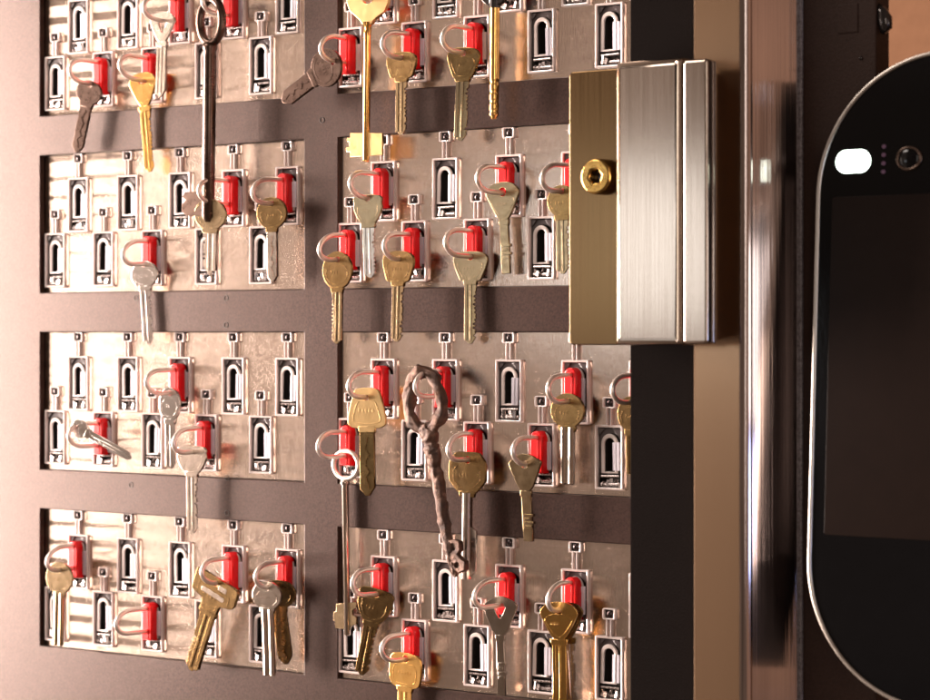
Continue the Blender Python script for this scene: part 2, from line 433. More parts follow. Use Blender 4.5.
# ------------------------------------------------------------------ keys
BOWS = {  # outlines: x in half widths, z from 0 (top) to -1 (bottom)
 'trap': chaikin([(-.62, 0), (.62, 0), (1, -.18), (.95, -.45), (.62, -.92), (.55, -1), (-.55, -1), (-.62, -.92), (-.95, -.45), (-1, -.18)], 2),
 'roundtrap': chaikin([(-.5, 0), (.5, 0), (.95, -.15), (1, -.42), (.8, -.8), (.66, -1), (-.66, -1), (-.8, -.8), (-1, -.42), (-.95, -.15)], 3),
 'tri': chaikin([(-.55, 0), (.55, 0), (1, -.22), (.95, -.36), (.26, -1), (-.26, -1), (-.95, -.36), (-1, -.22)], 2),
 'slimtri': chaikin([(-.2, 0), (.35, -.02), (1, -.2), (.98, -.28), (.30, -1), (-.30, -1), (-.98, -.28), (-.9, -.2)], 1),
 'bell': chaikin([(-.5, 0), (.5, 0), (.68, -.12), (1, -.8), (.9, -.94), (.5, -1), (-.5, -1), (-.9, -.94), (-1, -.8), (-.68, -.12)], 2),
 'shield': chaikin([(-.7, 0), (.7, 0), (1, -.12), (.92, -.3), (1, -.45), (.72, -.8), (.4, -1), (-.4, -1), (-.72, -.8), (-1, -.45), (-.92, -.3), (-1, -.12)], 1),
 'hex': chaikin([(-.62, 0), (.62, 0), (1, -.25), (1, -.68), (.45, -1), (-.45, -1), (-1, -.68), (-1, -.25)], 1, .12),
 'square': chaikin([(-.7, 0), (.7, 0), (1, -.2), (1, -.75), (.75, -1), (-.75, -1), (-1, -.75), (-1, -.2)], 2),
 'car': chaikin([(-1, -.02), (-.9, 0), (.95, 0), (1.05, -.04), (1.05, -.50), (.98, -.56), (.42, -.70), (.38, -1), (-.38, -1), (-.42, -.70), (-.95, -.62), (-1, -.56)], 1, .12),
 'round': ell(0, -.5, 1, .5, 40), 
}
def blade_outline(w, z0, L, style, rnd, notch=.25):
    hw = w / 2
    left = [(-hw, z0)]; right = [(hw, z0)]
    if style in ('cut', 'cutl', 'double'):
        n = max(5, int(L / .0032))
        for side, arr in ((1, right), (-1, left)):
            if (style == 'cut' and side == -1) or (style == 'cutl' and side == 1): continue
            z = z0 - L * .14; st_ = (L * .76) / n
            for i in range(n):
                d = rnd.uniform(.1, 1) * w * notch
                arr += [(side * hw, z), (side * (hw - d), z - st_ * .38), (side * (hw - d), z - st_ * .62)]
                z -= st_
    tipz = z0 - L
    right += [(hw, tipz + hw * 1.0), (hw * .25, tipz)]
    left += [(-hw, tipz + hw * .8), (-hw * .25, tipz)]
    return left[::-1][::-1] and (right + left[::-1])
def key_parts(bw, bh, hole, blw, L, bow, blade, rnd, th=.0021, hole_r=.0019, emboss=True, hole_shape='round'):
    """origin at the hole centre; bow hangs below"""
    ol = [(x * bw / 2, z * bh + hole) for x, z in BOWS[bow]]
    hl = ell(0, .0, hole_r, hole_r, 20)
    if hole_shape == 'wide': hl = ell(0, -.0004, hole_r * 2.0, hole_r * .9, 20)
    if hole_shape == 'tri': hl = chaikin([(-.0048, .0006), (.0048, .0006), (.0010, -.0085), (-.0010, -.0085)], 1)
    bm = bmesh.new()
    add_mesh(bm, plate([ol, hl], th, .00035, 3))
    zb = hole - bh
    # raised shoulder between bow and blade
    add_mesh(bm, plate([[( -blw * .62, zb + .0016), (blw * .62, zb + .0016), (blw * .55, zb - .0022), (-blw * .55, zb - .0022)]], th * 1.18, .0003, 1))
    if emboss and bow not in ('slimtri',):
        inn = [(x * bw / 2 * .74, (z * .58 - .30) * bh + hole) for x, z in BOWS[bow]]
        inn2 = [(x * bw / 2 * .70, (z * .545 - .3175) * bh + hole) for x, z in BOWS[bow]]
        add_mesh(bm, plate([inn, inn2], th + .00035, .00008, 1))
        for i in range(rnd.randint(3, 5)):     # worn stamping
            x0 = -bw * .2 + i * bw * .085
            add_mesh(bm, plate([rrect(x0, x0 + bw * .045, hole - bh * .60, hole - bh * .60 + bh * .09, .0001, 1)], th + .0003, .00005, 1))
    B = bm_mesh(bm, 'bow')
    bm = bmesh.new()
    z0 = zb - .0005; LL = L - (-zb)
    if blade == 'tubes':
        for dx in (-blw * .27, blw * .27):
            tube(bm, [(dx, 0, z0 + .001), (dx, 0, z0 - LL + .001), (dx, 0, z0 - LL)], [blw * .22, blw * .22, blw * .1], 12)
        add_mesh(bm, plate([[(-blw * .3, z0), (blw * .3, z0), (blw * .3, z0 - LL * .97), (-blw * .3, z0 - LL * .97)]], th * .35, .0001, 1))
    elif blade == 'flag':
        tube(bm, [(0, 0, z0 + .001), (0, 0, z0 - LL)], blw * .33, 14)
        w2 = blw
        add_mesh(bm, plate([[(-w2 * .2, z0 - LL * .34), (w2 * .75, z0 - LL * .42), (w2 * .75, z0 - LL * .9), (w2 * .2, z0 - LL), (-w2 * .2, z0 - LL)]], th * .7, .0002, 1))
    elif blade == 'bits':
        add_mesh(bm, plate([[(-blw / 2, z0 + .001), (blw / 2, z0 + .001), (blw / 2, z0 - LL), (-blw / 2, z0 - LL)]], th, .0003, 1))
        for i, (dz, s) in enumerate(((.42, 1), (.50, .6), (.58, 1), (.66, .8))):
            zz = z0 - LL * dz
            add_mesh(bm, plate([rrect(-blw * .3, -blw * .3 + blw * 1.0 * s, zz - LL * .055, zz, .0002, 2)], th * 1.4, .0002, 1))
    elif blade == 'laser':
        add_mesh(bm, plate([blade_outline(blw, z0, LL, 'plain', rnd)], th * 1.1, .0003, 2))
        pts = []
        nn = 9
        for i in range(nn + 1): pts.append((blw * .16 * math.sin(i * 2.3 + rnd.random()), -th * .5, z0 - LL * (.12 + .78 * i / nn)))
        tube(bm, pts, .0006, 6)
    else:
        add_mesh(bm, plate([blade_outline(blw, z0, LL, blade, rnd)], th * .62, .0002, 1))
        # ribs left standing between the milled grooves
        for a_, c_ in ((-.49, -.24), (-.02, .14)) if blade != 'cutl' else ((.24, .49), (-.14, .02)):
            add_mesh(bm, plate([[(a_ * blw, z0 + .0008), (c_ * blw, z0 + .0008), (c_ * blw, z0 - LL * .93), ((a_ + c_) / 2 * blw, z0 - LL * .955), (a_ * blw, z0 - LL * .93)]], th, .0002, 1))
    Bl = bm_mesh(bm, 'blade')
    return B, Bl
KEYN = 0
def key(slot, label, px, bow, bwpx, bhpx, blwpx, tip, mat, blade='cut', hx=None, yaw=0, over=4, matb=None, group=None, dw=0, hole_shape='round', hole_r=.0019, th=.0021, emboss=True, swing=0, hy=None):
    """px: picture column of the key's hole; tip: picture point of the blade's end"""
    global KEYN
    KEYN += 1
    rnd = random.Random(100 + KEYN)
    x, wo, zb, wm = TAGS[slot]
    w = min(max(solve_w(x, px), .0095), wm - .001) + dw
    H = Vector((x, -w, zb - .0003 + (hole_r - .0019)))
    if hy is not None: H.z = un(px, hy, w).z
    hpx, hpy = proj(H)
    T = un(tip[0] - (hpx - hpx), tip[1], w)
    v = T - H; L = math.hypot(v.x, v.z); ang = math.atan2(v.x, -v.z)
    sx, sy = sxy(hpx, w)
    bw, bh = bwpx * sx, bhpx * sy
    if abs(ang) > .5:
        bw, bh = bwpx * (sx + sy) / 2, bhpx * (sx + sy) / 2
    B, Bl = key_parts(bw, bh, over * sy, blwpx * sx, L, bow, blade, rnd, th, hole_r, emboss, hole_shape)
    e = empty('key', H, label, 'key', group)
    e.rotation_euler = (rnd.uniform(-.03, .05), -ang, math.radians(yaw))
    o = link('bow', B, M[mat], e); o2 = link('blade', Bl, M[matb or mat], e)
    return e

def T(k, r, i, label, v=None): make_tag((k, r, i), label, v)
T('L1', 'D', 1, 'red key tag holding the tarnished key at the far upper left')
T('L1', 'U', 2, 'red key tag at the top edge holding the silver triangular key', 1)
T('L1', 'U', 3, 'red key tag at the top edge holding the long dark lever key')
T('L1', 'D', 2, 'red key tag holding the gold bladed key at upper left')
T('L2', 'U', 3, 'red key tag holding the round silver key beside the long dark shank')
T('L2', 'U', 4, 'red key tag in the last upper slot of the left second strip')
T('L2', 'D', 2, 'red key tag in the lower row of the left second strip')
T('L3', 'U', 2, 'red key tag holding the oval silver key on the left third strip')
T('L3', 'D', 1, 'red key tag holding the small askew silver key')
T('L3', 'D', 3, 'red key tag holding the shield shaped silver key on the left third strip')
T('L4', 'U', 0, 'red key tag in the first slot of the bottom left strip')
T('L4', 'U', 3, 'red key tag holding the big tilted car key')
T('L4', 'U', 4, 'red key tag holding two round keys at the bottom left strip')
T('L4', 'D', 2, 'red key tag with an empty shackle and no key')
T('R1', 'D', 0, 'red key tag holding the dark tilted key on the divider')
T('R1', 'U', 0, 'red key tag at the top edge holding the long gold double bit key')
T('R1', 'D', 1, 'red key tag beside the long gold key, holding a dull brass key')
T('R1', 'D', 2, 'red key tag beside the thin gold rod key, holding a dull brass key')
T('R1', 'U', 2, 'red key tag at the top edge holding the thin gold rod key')
T('R2', 'U', 0, 'red key tag in the first upper slot of the right second strip')
T('R2', 'U', 2, 'red key tag holding the triangular pale brass key with open bow')
T('R2', 'U', 3, 'red key tag half hidden behind the bronzed hinge plate')
T('R2', 'D', 0, 'red key tag holding the oval brass key over the divider')
T('R2', 'D', 1, 'red key tag second in the lower row of the right second strip')
T('R2', 'D', 2, 'red key tag third in the lower row of the right second strip')
T('R3', 'U', 0, 'red key tag holding the bell shaped brass key')
T('R3', 'U', 1, 'red key tag holding the rusty iron key')
T('R3', 'U', 3, 'red key tag holding a round brass key below the steel hinge')
T('R3', 'U', 4, 'red key tag almost hidden behind the black post')
T('R3', 'D', 0, 'red key tag holding the long thin steel ring key')
T('R3', 'D', 2, 'red key tag holding the hexagonal brass key')
T('R3', 'D', 3, 'red key tag holding the slim triangular key beside the hexagonal one')
T('R4', 'U', 0, 'red key tag first in the upper row of the bottom right strip')
T('R4', 'U', 2, 'red key tag holding the thin wire triangular key at bottom')
T('R4', 'U', 3, 'red key tag holding the gold triangular keys at bottom right')
T('R4', 'D', 1, 'red key tag holding the square gold key at the bottom edge')

key(('L1', 'D', 1), 'tarnished key hanging aslant at upper left, blade across the dark panel', 91, 'round', 24, 24, 10, (78, 152), 'dark', 'laser', yaw=4)
key(('L1', 'D', 2), 'key with silver tapering bow and gold blade at upper left', 143, 'tri', 26, 36, 9, (148, 171), 'gold', 'cut', over=9, yaw=3, hole_shape='wide')
key(('L1', 'U', 2), 'silver key with small triangular bow near the top left edge', 163, 'tri', 25, 32, 9, (160, 96), 'nickel', 'plain', over=9, hole_shape='tri', hole_r=.0024)
key(('L2', 'U', 3), 'round silver key with toothed wide blade at the left second strip', 211, 'round', 31, 31, 13, (208, 272), 'brassy', 'cutl', over=5, yaw=2, matb='nickel')
key(('L2', 'U', 4), 'round dull brass key last in the left second strip', 272, 'round', 28, 32, 9, (272, 281), 'bronze', 'laser', over=6, yaw=4, matb='nickel')
key(('L2', 'D', 2), 'round bright nickel key hanging below the left second strip', 147, 'round', 24, 27, 9, (149, 343), 'silver', 'cut', over=3, yaw=6)
key(('L3', 'U', 2), 'silver key with narrow oval bow on the left third strip', 170, 'round', 19, 34, 8, (170, 468), 'silver', 'plain', over=6, yaw=7)
key(('L3', 'D', 3), 'silver key with shield bow hanging below the left third strip', 192, 'shield', 29, 28, 10, (192, 533), 'nickel', 'cut', over=6, yaw=2)
key(('L4', 'U', 0), 'oval nickel key in the first slot of the bottom left strip', 60, 'round', 25, 32, 9, (59, 645), 'brassy', 'tubes', over=8, yaw=3)
key(('L4', 'U', 4), 'round silver key hanging in front of another at the bottom left strip', 267, 'round', 27, 29, 11, (268, 676), 'nickel', 'tubes', over=7, yaw=5, th=.0024)
key(('L4', 'U', 4), 'darker round key partly hidden behind the round silver key', 276, 'round', 33, 30, 12, (284, 664), 'bronze', 'laser', over=7, yaw=12, dw=0)
key(('R1', 'D', 1), 'dull brass key between the long gold key and the middle of the top right strip', 402, 'roundtrap', 31, 27, 11, (401, 134), 'bronze', 'cut', over=6, yaw=-2, matb='brassy')
key(('R1', 'D', 2), 'dull brass trapezoid key beside the thin gold rod key', 464, 'trap', 31, 31, 12, (461, 140), 'bronze', 'cut', over=6, yaw=5, matb='brassy')
key(('R2', 'U', 0), 'shield shaped brass key first in the upper row of the right second strip', 368, 'shield', 27, 30, 11, (369, 277), 'brassy', 'cut', over=4, yaw=6, matb='nickel')
key(('R2', 'U', 2), 'pale brass key with triangular bow on the right second strip', 503, 'tri', 32, 40, 8, (507, 273), 'brassy', 'bits', over=10, yaw=4, hole_shape='round', hole_r=.0028)
key(('R2', 'U', 3), 'round brass key at the edge of the bronzed hinge plate', 562, 'round', 28, 32, 12, (563, 273), 'bronze', 'double', over=6, yaw=2, matb='brassy')
key(('R2', 'D', 0), 'oval brass key hanging over the dark divider', 338, 'round', 29, 38, 10, (337, 343), 'bronze', 'cutl', over=8, yaw=1, matb='brassy')
key(('R2', 'D', 1), 'rounded dull brass key second in the lower row of the right second strip', 399, 'roundtrap', 32, 32, 11, (398, 341), 'bronze', 'cut', over=8, yaw=-1, matb='brassy')
key(('R2', 'D', 2), 'wide trapezoid brass key third in the lower row of the right second strip', 471, 'trap', 34, 30, 11, (471, 343), 'brassy', 'cut', over=6, yaw=3)
key(('R3', 'U', 0), 'bell shaped matt brass key at the left of the rusty key', 367, 'bell', 36, 41, 13, (368, 495), 'goldpale', 'laser', over=10, yaw=8, matb='bronze')
key(('R3', 'U', 3), 'round brass key with two rail blade below the steel hinge', 568, 'round', 33, 35, 14, (568, 484), 'bronze', 'tubes', over=8, yaw=1, matb='nickel')
key(('R3', 'U', 4), 'brass key almost hidden behind the black post', 632, 'round', 28, 36, 12, (632, 476), 'bronze', 'double', over=6, yaw=1)
key(('R3', 'D', 2), 'hexagonal brass key right of the rusty key', 468, 'hex', 37, 42, 13, (467, 578), 'bronze', 'flag', over=8, yaw=0, matb='nickel', hole_r=.0024)
key(('R3', 'D', 3), 'slim triangular brass key with notched thin blade', 525, 'slimtri', 32, 40, 9, (527, 541), 'brassy', 'bits', over=11, yaw=3, hole_r=.0024)
key(('R4', 'U', 0), 'brass key swung aslant on the bottom right strip', 377, 'shield', 32, 36, 12, (363, 674), 'bronze', 'cut', over=6, yaw=10)
key(('R4', 'U', 2), 'thin open triangular key at the bottom of the right column', 500, 'slimtri', 31, 42, 7, (501, 695), 'nickel', 'bits', over=9, yaw=14, hole_shape='tri', hole_r=.003)
key(('R4', 'U', 3), 'silver key hanging behind the gold triangular key', 566, 'tri', 30, 38, 12, (571, 712), 'bronze', 'cut', over=8, yaw=20, matb='nickel')
key(('R4', 'U', 3), 'polished gold key with triangular bow at bottom right', 559, 'tri', 34, 40, 12, (560, 716), 'gold', 'plain', over=9, yaw=14, hole_r=.0022)
key(('R4', 'D', 1), 'square bowed gold key cut off by the bottom edge', 406, 'square', 32, 36, 13, (402, 740), 'gold', 'plain', over=6, yaw=0, hole_r=.0024)
key(('R1', 'D', 0), 'dark tarnished key swung far out to the left over the divider', 334, 'round', 34, 34, 13, (284, 101), 'dark', 'laser', over=9, yaw=3, th=.0026)
key(('L3', 'D', 1), 'small silver key lying askew across its red tag', 88, 'round', 15, 17, 6, (124, 458), 'silver', 'plain', over=5, yaw=9, dw=.012, hy=427)
CK = key(('L4', 'U', 3), 'big brass car key tilted to the left over the bottom left strip', 221, 'car', 42, 38, 14, (189, 670), 'bronze', 'cutl', over=6, yaw=2, dw=.004, th=.003)

for z0_, z1_, x0_, x1_ in ((.0006, -.0030, .0030, .0108), (-.0062, -.0096, -.0105, .0108)):
    link('inlay', plate([rrect(x0_, x1_, z1_, z0_, .0005)], .0034, .0002, 2), M['nickel'], CK)
# ---- keys with a round shank
def root_key(slot, px, label, w=None):
    x, wo, zb, wm = TAGS[slot]
    w = min(max(solve_w(x, px), .0095), wm - .001) if w is None else w
    H = Vector((x, -w, zb)); return empty('key', H, label, 'key'), H, w
def loc(H, px, py, w, dy=0):
    q = un(px, py, w) - H; return Vector((q.x, dy, q.z))
# long gold double bit key
e, H, w = root_key(('R1', 'U', 0), 369, 'long gold key with a toothed flag bit at the top of the right column')
sx, sy = sxy(368, w)
pl = lambda pts: [(loc(H, a, b_, w).x, loc(H, a, b_, w).z) for a, b_ in pts]
link('bow', plate([chaikin(pl([(350, -24), (386, -24), (390, -16), (389, 9), (374, 20), (373, 25), (363, 25), (361, 20), (348, 9), (347, -16)]), 1), ell(0, 0, .004, .0032, 20)], .0028, .0004, 3), M['goldpale'], e)
bm = bmesh.new(); a, c = loc(H, 367.5, 22, w), loc(H, 366, 162, w)
tube(bm, [a, a.lerp(c, .1), c.lerp(a, .02), c], [.0030, .0024, .0024, .0015], 16); link('shank', bm_mesh(bm, 'shank'), M['gold'], e, True)
link('bit', plate([pl([(351, 133), (383, 133), (383, 155), (351, 157), (351, 152), (347, 152), (347, 147), (350, 147), (350, 142), (348, 142), (348, 138), (351, 138)])], .0018, .0002, 2), M['goldpale'], e)
# thin gold rod key
e, H, w = root_key(('R1', 'U', 2), 495, 'thin gold rod key with ringed tip and black collar')
bm = bmesh.new(); a, c = loc(H, 495, 5, w), loc(H, 494, 119, w)
pts, rad = [], []
for i in range(60):
    t = i / 59; pts.append(a.lerp(c, t)); rr = .0031
    if t > .66 and t < .95 and (i % 5 == 0): rr = .0024
    if t > .97: rr = .0018
    rad.append(rr)
tube(bm, pts, rad, 16); link('shank', bm_mesh(bm, 'shank'), M['gold'], e, True)
link('bow', plate([ell(0, -.004, .011, .0095, 30), ell(0, 0, .0036, .003, 16)], .004, .0006, 2), M['blackgloss'], e)
bm = bmesh.new(); tube(bm, [loc(H, 495, -2, w), loc(H, 495, 8, w)], .0038, 16); link('collar', bm_mesh(bm, 'collar'), M['blackgloss'], e)
# long dark lever key
e, H, w = root_key(('L1', 'U', 3), 211, 'long dark lever key with oval ring bow running down past the dark divider')
bm = bmesh.new(); q = loc(H, 211, 21, w); sx, sy = sxy(211, w)
tube(bm, [(q.x + 11.0 * sx * math.cos(t), 0, q.z + 22 * sy * math.sin(t)) for t in [2 * math.pi * i / 40 for i in range(40)]], .0030, 12, True); link('bow', bm_mesh(bm, 'bow'), M['dark'], e, True)
bm = bmesh.new(); a, c = loc(H, 210, 43, w), loc(H, 208, 222, w)
tube(bm, [a, a.lerp(c, .03), a.lerp(c, .05), a.lerp(c, .07), a.lerp(c, .97), c], [.005, .0052, .0042, .0046, .0044, .002], 16); link('shank', bm_mesh(bm, 'shank'), M['dark'], e, True)
link('bit', plate([[(loc(H, a_, b_, w).x, loc(H, a_, b_, w).z) for a_, b_ in [(207, 192), (186, 192), (183, 197), (187, 200), (183, 204), (183, 212), (188, 216), (207, 216)]]], .0026, .0003, 2), M['dark'], e)
# long thin steel key on a ring
e, H, w = root_key(('R3', 'D', 0), 345, 'long thin steel key with ring bow and small bit beside the divider')
bm = bmesh.new(); q = loc(H, 346, 465, w); sx, sy = sxy(346, w)
tube(bm, [(q.x + 12.3 * sx * math.cos(t), 0, q.z + 14 * sy * math.sin(t)) for t in [2 * math.pi * i / 40 for i in range(40)]], .0016, 12, True); link('bow', bm_mesh(bm, 'bow'), M['chrome'], e, True)
bm = bmesh.new(); a, c = loc(H, 345, 480, w), loc(H, 347.5, 636, w)
tube(bm, [a, a.lerp(c, .02), a.lerp(c, .04), c.lerp(a, .01), c], [.003, .0032, .0022, .0022, .001], 16); link('shank', bm_mesh(bm, 'shank'), M['nickel'], e, True)
link('bit', plate([[(loc(H, a_, b_, w).x, loc(H, a_, b_, w).z) for a_, b_ in [(337, 604), (357, 602), (357, 608), (353, 610), (353, 615), (357, 617), (357, 624), (352, 626), (350, 630), (336, 628), (336, 622), (334, 620), (334, 612), (337, 611)]]], .0018, .0002, 2), M['brassy'], e)
# rusty key
from mathutils import noise as mn
def rough_up(me, amp=.0012):
    bm = bmesh.new(); bm.from_mesh(me)
    bmesh.ops.subdivide_edges(bm, edges=bm.edges[:], cuts=1, use_grid_fill=True)
    bm.normal_update()
    for v in bm.verts:
        p = v.co * 170; q = v.co * 520
        v.co += v.normal * (mn.noise(p) * amp + mn.noise(q) * amp * .45)
    bm.to_mesh(me); bm.free(); return me
e, H, w = root_key(('R3', 'U', 1), 425, 'old rusty iron key with square ring bow and ragged bit', None)
w += 0
bm = bmesh.new(); sx, sy = sxy(427, w)
ring = [(404, 392), (407, 381), (414, 374), (421, 371), (430, 374), (438, 381), (444, 392), (446, 405), (443, 418), (438, 426), (428, 430), (418, 428), (408, 420), (404, 408)]
rp = [((a_ - 426) * .80 + 426, b_) for a_, b_ in chaikin(ring, 1)]
pts = [loc(H, a_, b_, w, .001 * math.sin(i)) for i, (a_, b_) in enumerate(rp)]
tube(bm, pts, [.0042 + .0006 * math.sin(i * 1.7) for i in range(len(pts))], 14, True, .8, .10); link('bow', rough_up(bm_mesh(bm, 'bow')), M['rust'], e, True)
bm = bmesh.new(); pts, rad = [], []
prof = [(426, 426, .0044), (428, 431, .0056), (430, 437, .0060), (431, 444, .0046), (432, 450, .0060), (434, 458, .0048), (435, 468, .0040), (438, 480, .0044), (441, 500, .0043), (445, 525, .0040), (449, 545, .0036), (452, 560, .0033), (455, 572, .0030), (456, 577, .0014)]
for (a0, b0, r0), (a1, b1, r1) in zip(prof, prof[1:]):
    for j in range(3):
        t = j / 3; pts.append(loc(H, a0 + (a1 - a0) * t, b0 + (b1 - b0) * t, w)); rad.append((r0 + (r1 - r0) * t) * 1.02)
pts.append(loc(H, 456, 577, w)); rad.append(.0014)
tube(bm, pts, rad, 16, False, .8, .09); link('shank', rough_up(bm_mesh(bm, 'shank')), M['rust'], e, True)
ol = [(loc(H, a_, b_, w).x, loc(H, a_, b_, w).z) for a_, b_ in [(446, 541), (456, 539), (461, 541), (462, 550), (459, 554), (463, 559), (467, 561), (467, 570), (461, 573), (455, 570), (452, 572), (449, 558)]]
h1 = ell(*[v for v in (loc(H, 454.5, 547, w).x, loc(H, 454.5, 547, w).z)], .0026, .0022, 10)
h2 = ell(*[v for v in (loc(H, 459, 565, w).x, loc(H, 459, 565, w).z)], .0020, .0017, 10)
link('bit', plate([ol, h1, h2], .0048, .0007, 2), M['rust'], e)

# ------------------------------------------------------------------ black post, steel jamb, hinge
BIG = .60
wp = .040
pa, pb = X(630, wp), X(693.5, wp)
post = link('post', box_mesh('post', pa, pb + .01, -wp, .02, -BIG, BIG), M['black'], bevel=.0008)
tag(post, 'flat black vertical post beside the right key strips', 'post')
wj = .052
ja, jb = X(692, wj), X(745.5, wj)
# chamfered polished side: from jamb edge back to the dark door
we = .022
jc = X(797, we)
bm = bmesh.new()
prof = [(ja, 0.0), (ja, wj - .002), (ja + .002, wj), (jb - .003, wj)]
cx_, cw_ = jb - .003, wj - .004
dirx, dirw = jc - jb, we - wj
nrm = math.hypot(dirx, dirw)
# rolled corner
prof[-1] = (jb - .004, wj)
e_in = Vector((jb - .004, wj)); e_out = Vector((jb + .002, wj - .0045)); roll = []
for t in (.14, .28, .42, .56, .70, .85): 
    ctl = Vector((jb + .0006, wj)); q = e_in * (1 - t) ** 2 + ctl * 2 * t * (1 - t) + e_out * t * t; roll.append((q.x, q.y))
sidep = [(e_in.x + .00005, e_in.y)] + roll + [(e_out.x, e_out.y), (jc, we), (jc - .003, we - .002), (e_out.x - .003, e_out.y - .003), (e_in.x + .00005, e_in.y - .002)]
def extrude_profile(name, prof, z0, z1):
    bm = bmesh.new()
    lo = [bm.verts.new((x, -w_, z0)) for x, w_ in prof]; hi = [bm.verts.new((x, -w_, z1)) for x, w_ in prof]
    n = len(prof)
    for i in range(n): bm.faces.new((lo[i], lo[(i + 1) % n], hi[(i + 1) % n], hi[i]))
    bm.faces.new(lo[::-1]); bm.faces.new(hi); return bm_mesh(bm, name)
jamb = empty('jamb', (0, 0, 0), 'tall brushed steel door jamb with polished angled side', 'door jamb')
link('front_face', extrude_profile('front_face', prof + [(e_in.x, wj - .004), (e_in.x, 0.0)], -BIG, BIG), M['jamb'], jamb)
link('polished_side', extrude_profile('polished_side', sidep, -BIG, BIG), M['polish'], jamb)

hz0, hz1 = None, None
def zpx(px, py, w): return un(px, py, w).z
wa, wb = .066, .080
hinge = empty('hinge', un(640, 345, wa), 'brushed steel hinge block with a bronzed plate and socket bolt', 'hinge')
o0 = Vector(hinge.location)
def hb(name, a, c, z0, z1, w0, w1, mat, r=.002, bev=.0012):
    me = plate([rrect(a - o0.x, c - o0.x, z0 - o0.z, z1 - o0.z, r)], w1 - w0, bev, 3, -(w0 + w1) / 2 - o0.y)
    return link(name, me, M[mat], hinge)
hb('plate', X(569, wa), X(640, wa), zpx(580, 345, wa), zpx(580, 71, wa), .056, wa, 'hingeplate', .003, .0008)
hb('fixed_leaf', X(614, wb), X(681, wb), zpx(640, 345, wb), zpx(640, 60, wb), .058, wb, 'hinge', .0022, .0042)
hb('moving_leaf', X(682.5, wb), X(707.5, wb), zpx(700, 344, wb), zpx(700, 58.5, wb), .0725, wb, 'hinge', .0022, .0018)
hb('knuckle', X(683.5, wb), X(689, wb), zpx(700, 341, wb), zpx(700, 62, wb), .0515, .0725, 'hinge', .001, .0006)
hb('rim', X(684, wb), X(706, wb), zpx(700, 343.5, wb), zpx(700, 59.5, wb), .0680, .0718, 'hinge', .001, .0012)
c = un(602, 177, wa)
bm = bmesh.new()
hexa = [(.0042 * math.cos(math.radians(60 * i + 10)), .0042 * math.sin(math.radians(60 * i + 10))) for i in range(6)]
add_mesh(bm, plate([ell(0, 0, .0105, .0105, 48), hexa], .0085, .0016, 3), Matrix.Translation((0, -.0035, 0)))
bt = link('socket_bolt', bm_mesh(bm, 'socket_bolt'), M['bolt'], hinge, loc=c - o0)
link('socket', plate([ell(0, 0, .008, .008, 24)], .001, .0001, 1, -.0012), M['blackgloss'], bt)

# ------------------------------------------------------------------ dark door leaf, wall, terminal
wd = .021
da = X(796.5, wd)
door = empty('door_leaf', (da, 0, 0), 'dark brown coated door leaf with a granular front edge', 'door')
link('leaf', box_mesh('leaf', .0040, X(876, wd) - da, -wd, -.004, -BIG, BIG), M['door'], door, bevel=.0008)
link('edge', box_mesh('edge', 0, .0042, -wd - .0012, -.004, -BIG, BIG), M['edge'], door, bevel=.0012)
bm = bmesh.new()
c = un(861, 58, wd); bmesh.ops.create_uvsphere(bm, u_segments=10, v_segments=6, radius=.0012, matrix=Matrix.Translation(c - Vector((da, 0, 0))))
link('rivet', bm_mesh(bm, 'rivet'), M['blackgloss'], door, True)
c0, c1 = un(838, 5, wd) - Vector((da, 0, 0)), un(858, 32, wd) - Vector((da, 0, 0))
link('patch', box_mesh('patch', c0.x, c1.x, -wd - .0006, -wd + .001, c1.z, c0.z), M['door'], door, bevel=.0003)
# small black knob on the leaf's far edge
kp = un(876, 18, wd)
bm = bmesh.new()
pts = [kp + Vector((-.002, .004, .008)), kp + Vector((.002, .004, .004)), kp + Vector((.0035, .004, 0)), kp + Vector((.004, .004, -.005)), kp + Vector((.002, .004, -.0085))]
tube(bm, [p - kp for p in pts], [.002, .003, .0042, .0038, .0015], 12)
bt = link('knob', bm_mesh(bm, 'knob'), M['blackgloss'], None, True, loc=kp); tag(bt, 'small black knob on the far edge of the dark door leaf', 'knob')

wall = link('wall', box_mesh('wall', X(700) - .5, X(700) + 1.9, .50, .54, -.8, .8), M['wall'])
tag(wall, 'tan wall out of focus behind the face terminal', 'wall')

wt = .038
torg = un(815, 332, wt)
term = empty('face_terminal', torg, 'black glass access terminal with rounded corners, white lamp and camera', 'terminal')
term.rotation_euler = (math.radians(-3), 0, 0)
def tl(px, py): q = un(px, py, wt) - torg; return q.x, q.z
_, zt_ = tl(925, 49); zb_ = -.206; Wt = .23
ol = rrect(0, Wt, zb_, zt_, .078, 24)
def inset(pts, d, cx=Wt / 2, r=.078):
    return rrect(d, Wt - d, zb_ + d, zt_ - d, r - d, 24)
link('housing', plate([inset(0, .0008)], .022, .002, 3, .0125), M['blackgloss'], term)
link('rim', plate([ol, inset(0, .0024)], .0050, .0008, 3, -.0005), M['rimsteel'], term)
link('glass', plate([inset(0, .0024)], .003, .0004, 2, -.0006), M['glassblack'], term)
a, c = tl(831, 197), tl(829, 534)
link('screen', plate([rrect(a[0], Wt - a[0], c[1], a[1], .002)], .0006, .0001, 1, -.0023), M['screen'], term)
p_ = tl(851, 161); sx, sy = sxy(851, wt)
lw, lh = 17.3 * sx, 11.6 * sy
link('lamp', plate([rrect(p_[0] - lw, p_[0] + lw, p_[1] - lh, p_[1] + lh, lh * .98, 12)], .0007, .0002, 2, -.0024), M['led'], term)
p_ = tl(907, 158)
bm = bmesh.new()
add_mesh(bm, plate([ell(0, 0, .0078, .0068, 40), ell(0, 0, .0062, .0054, 40)], .0014, .0004, 2, -.0024))
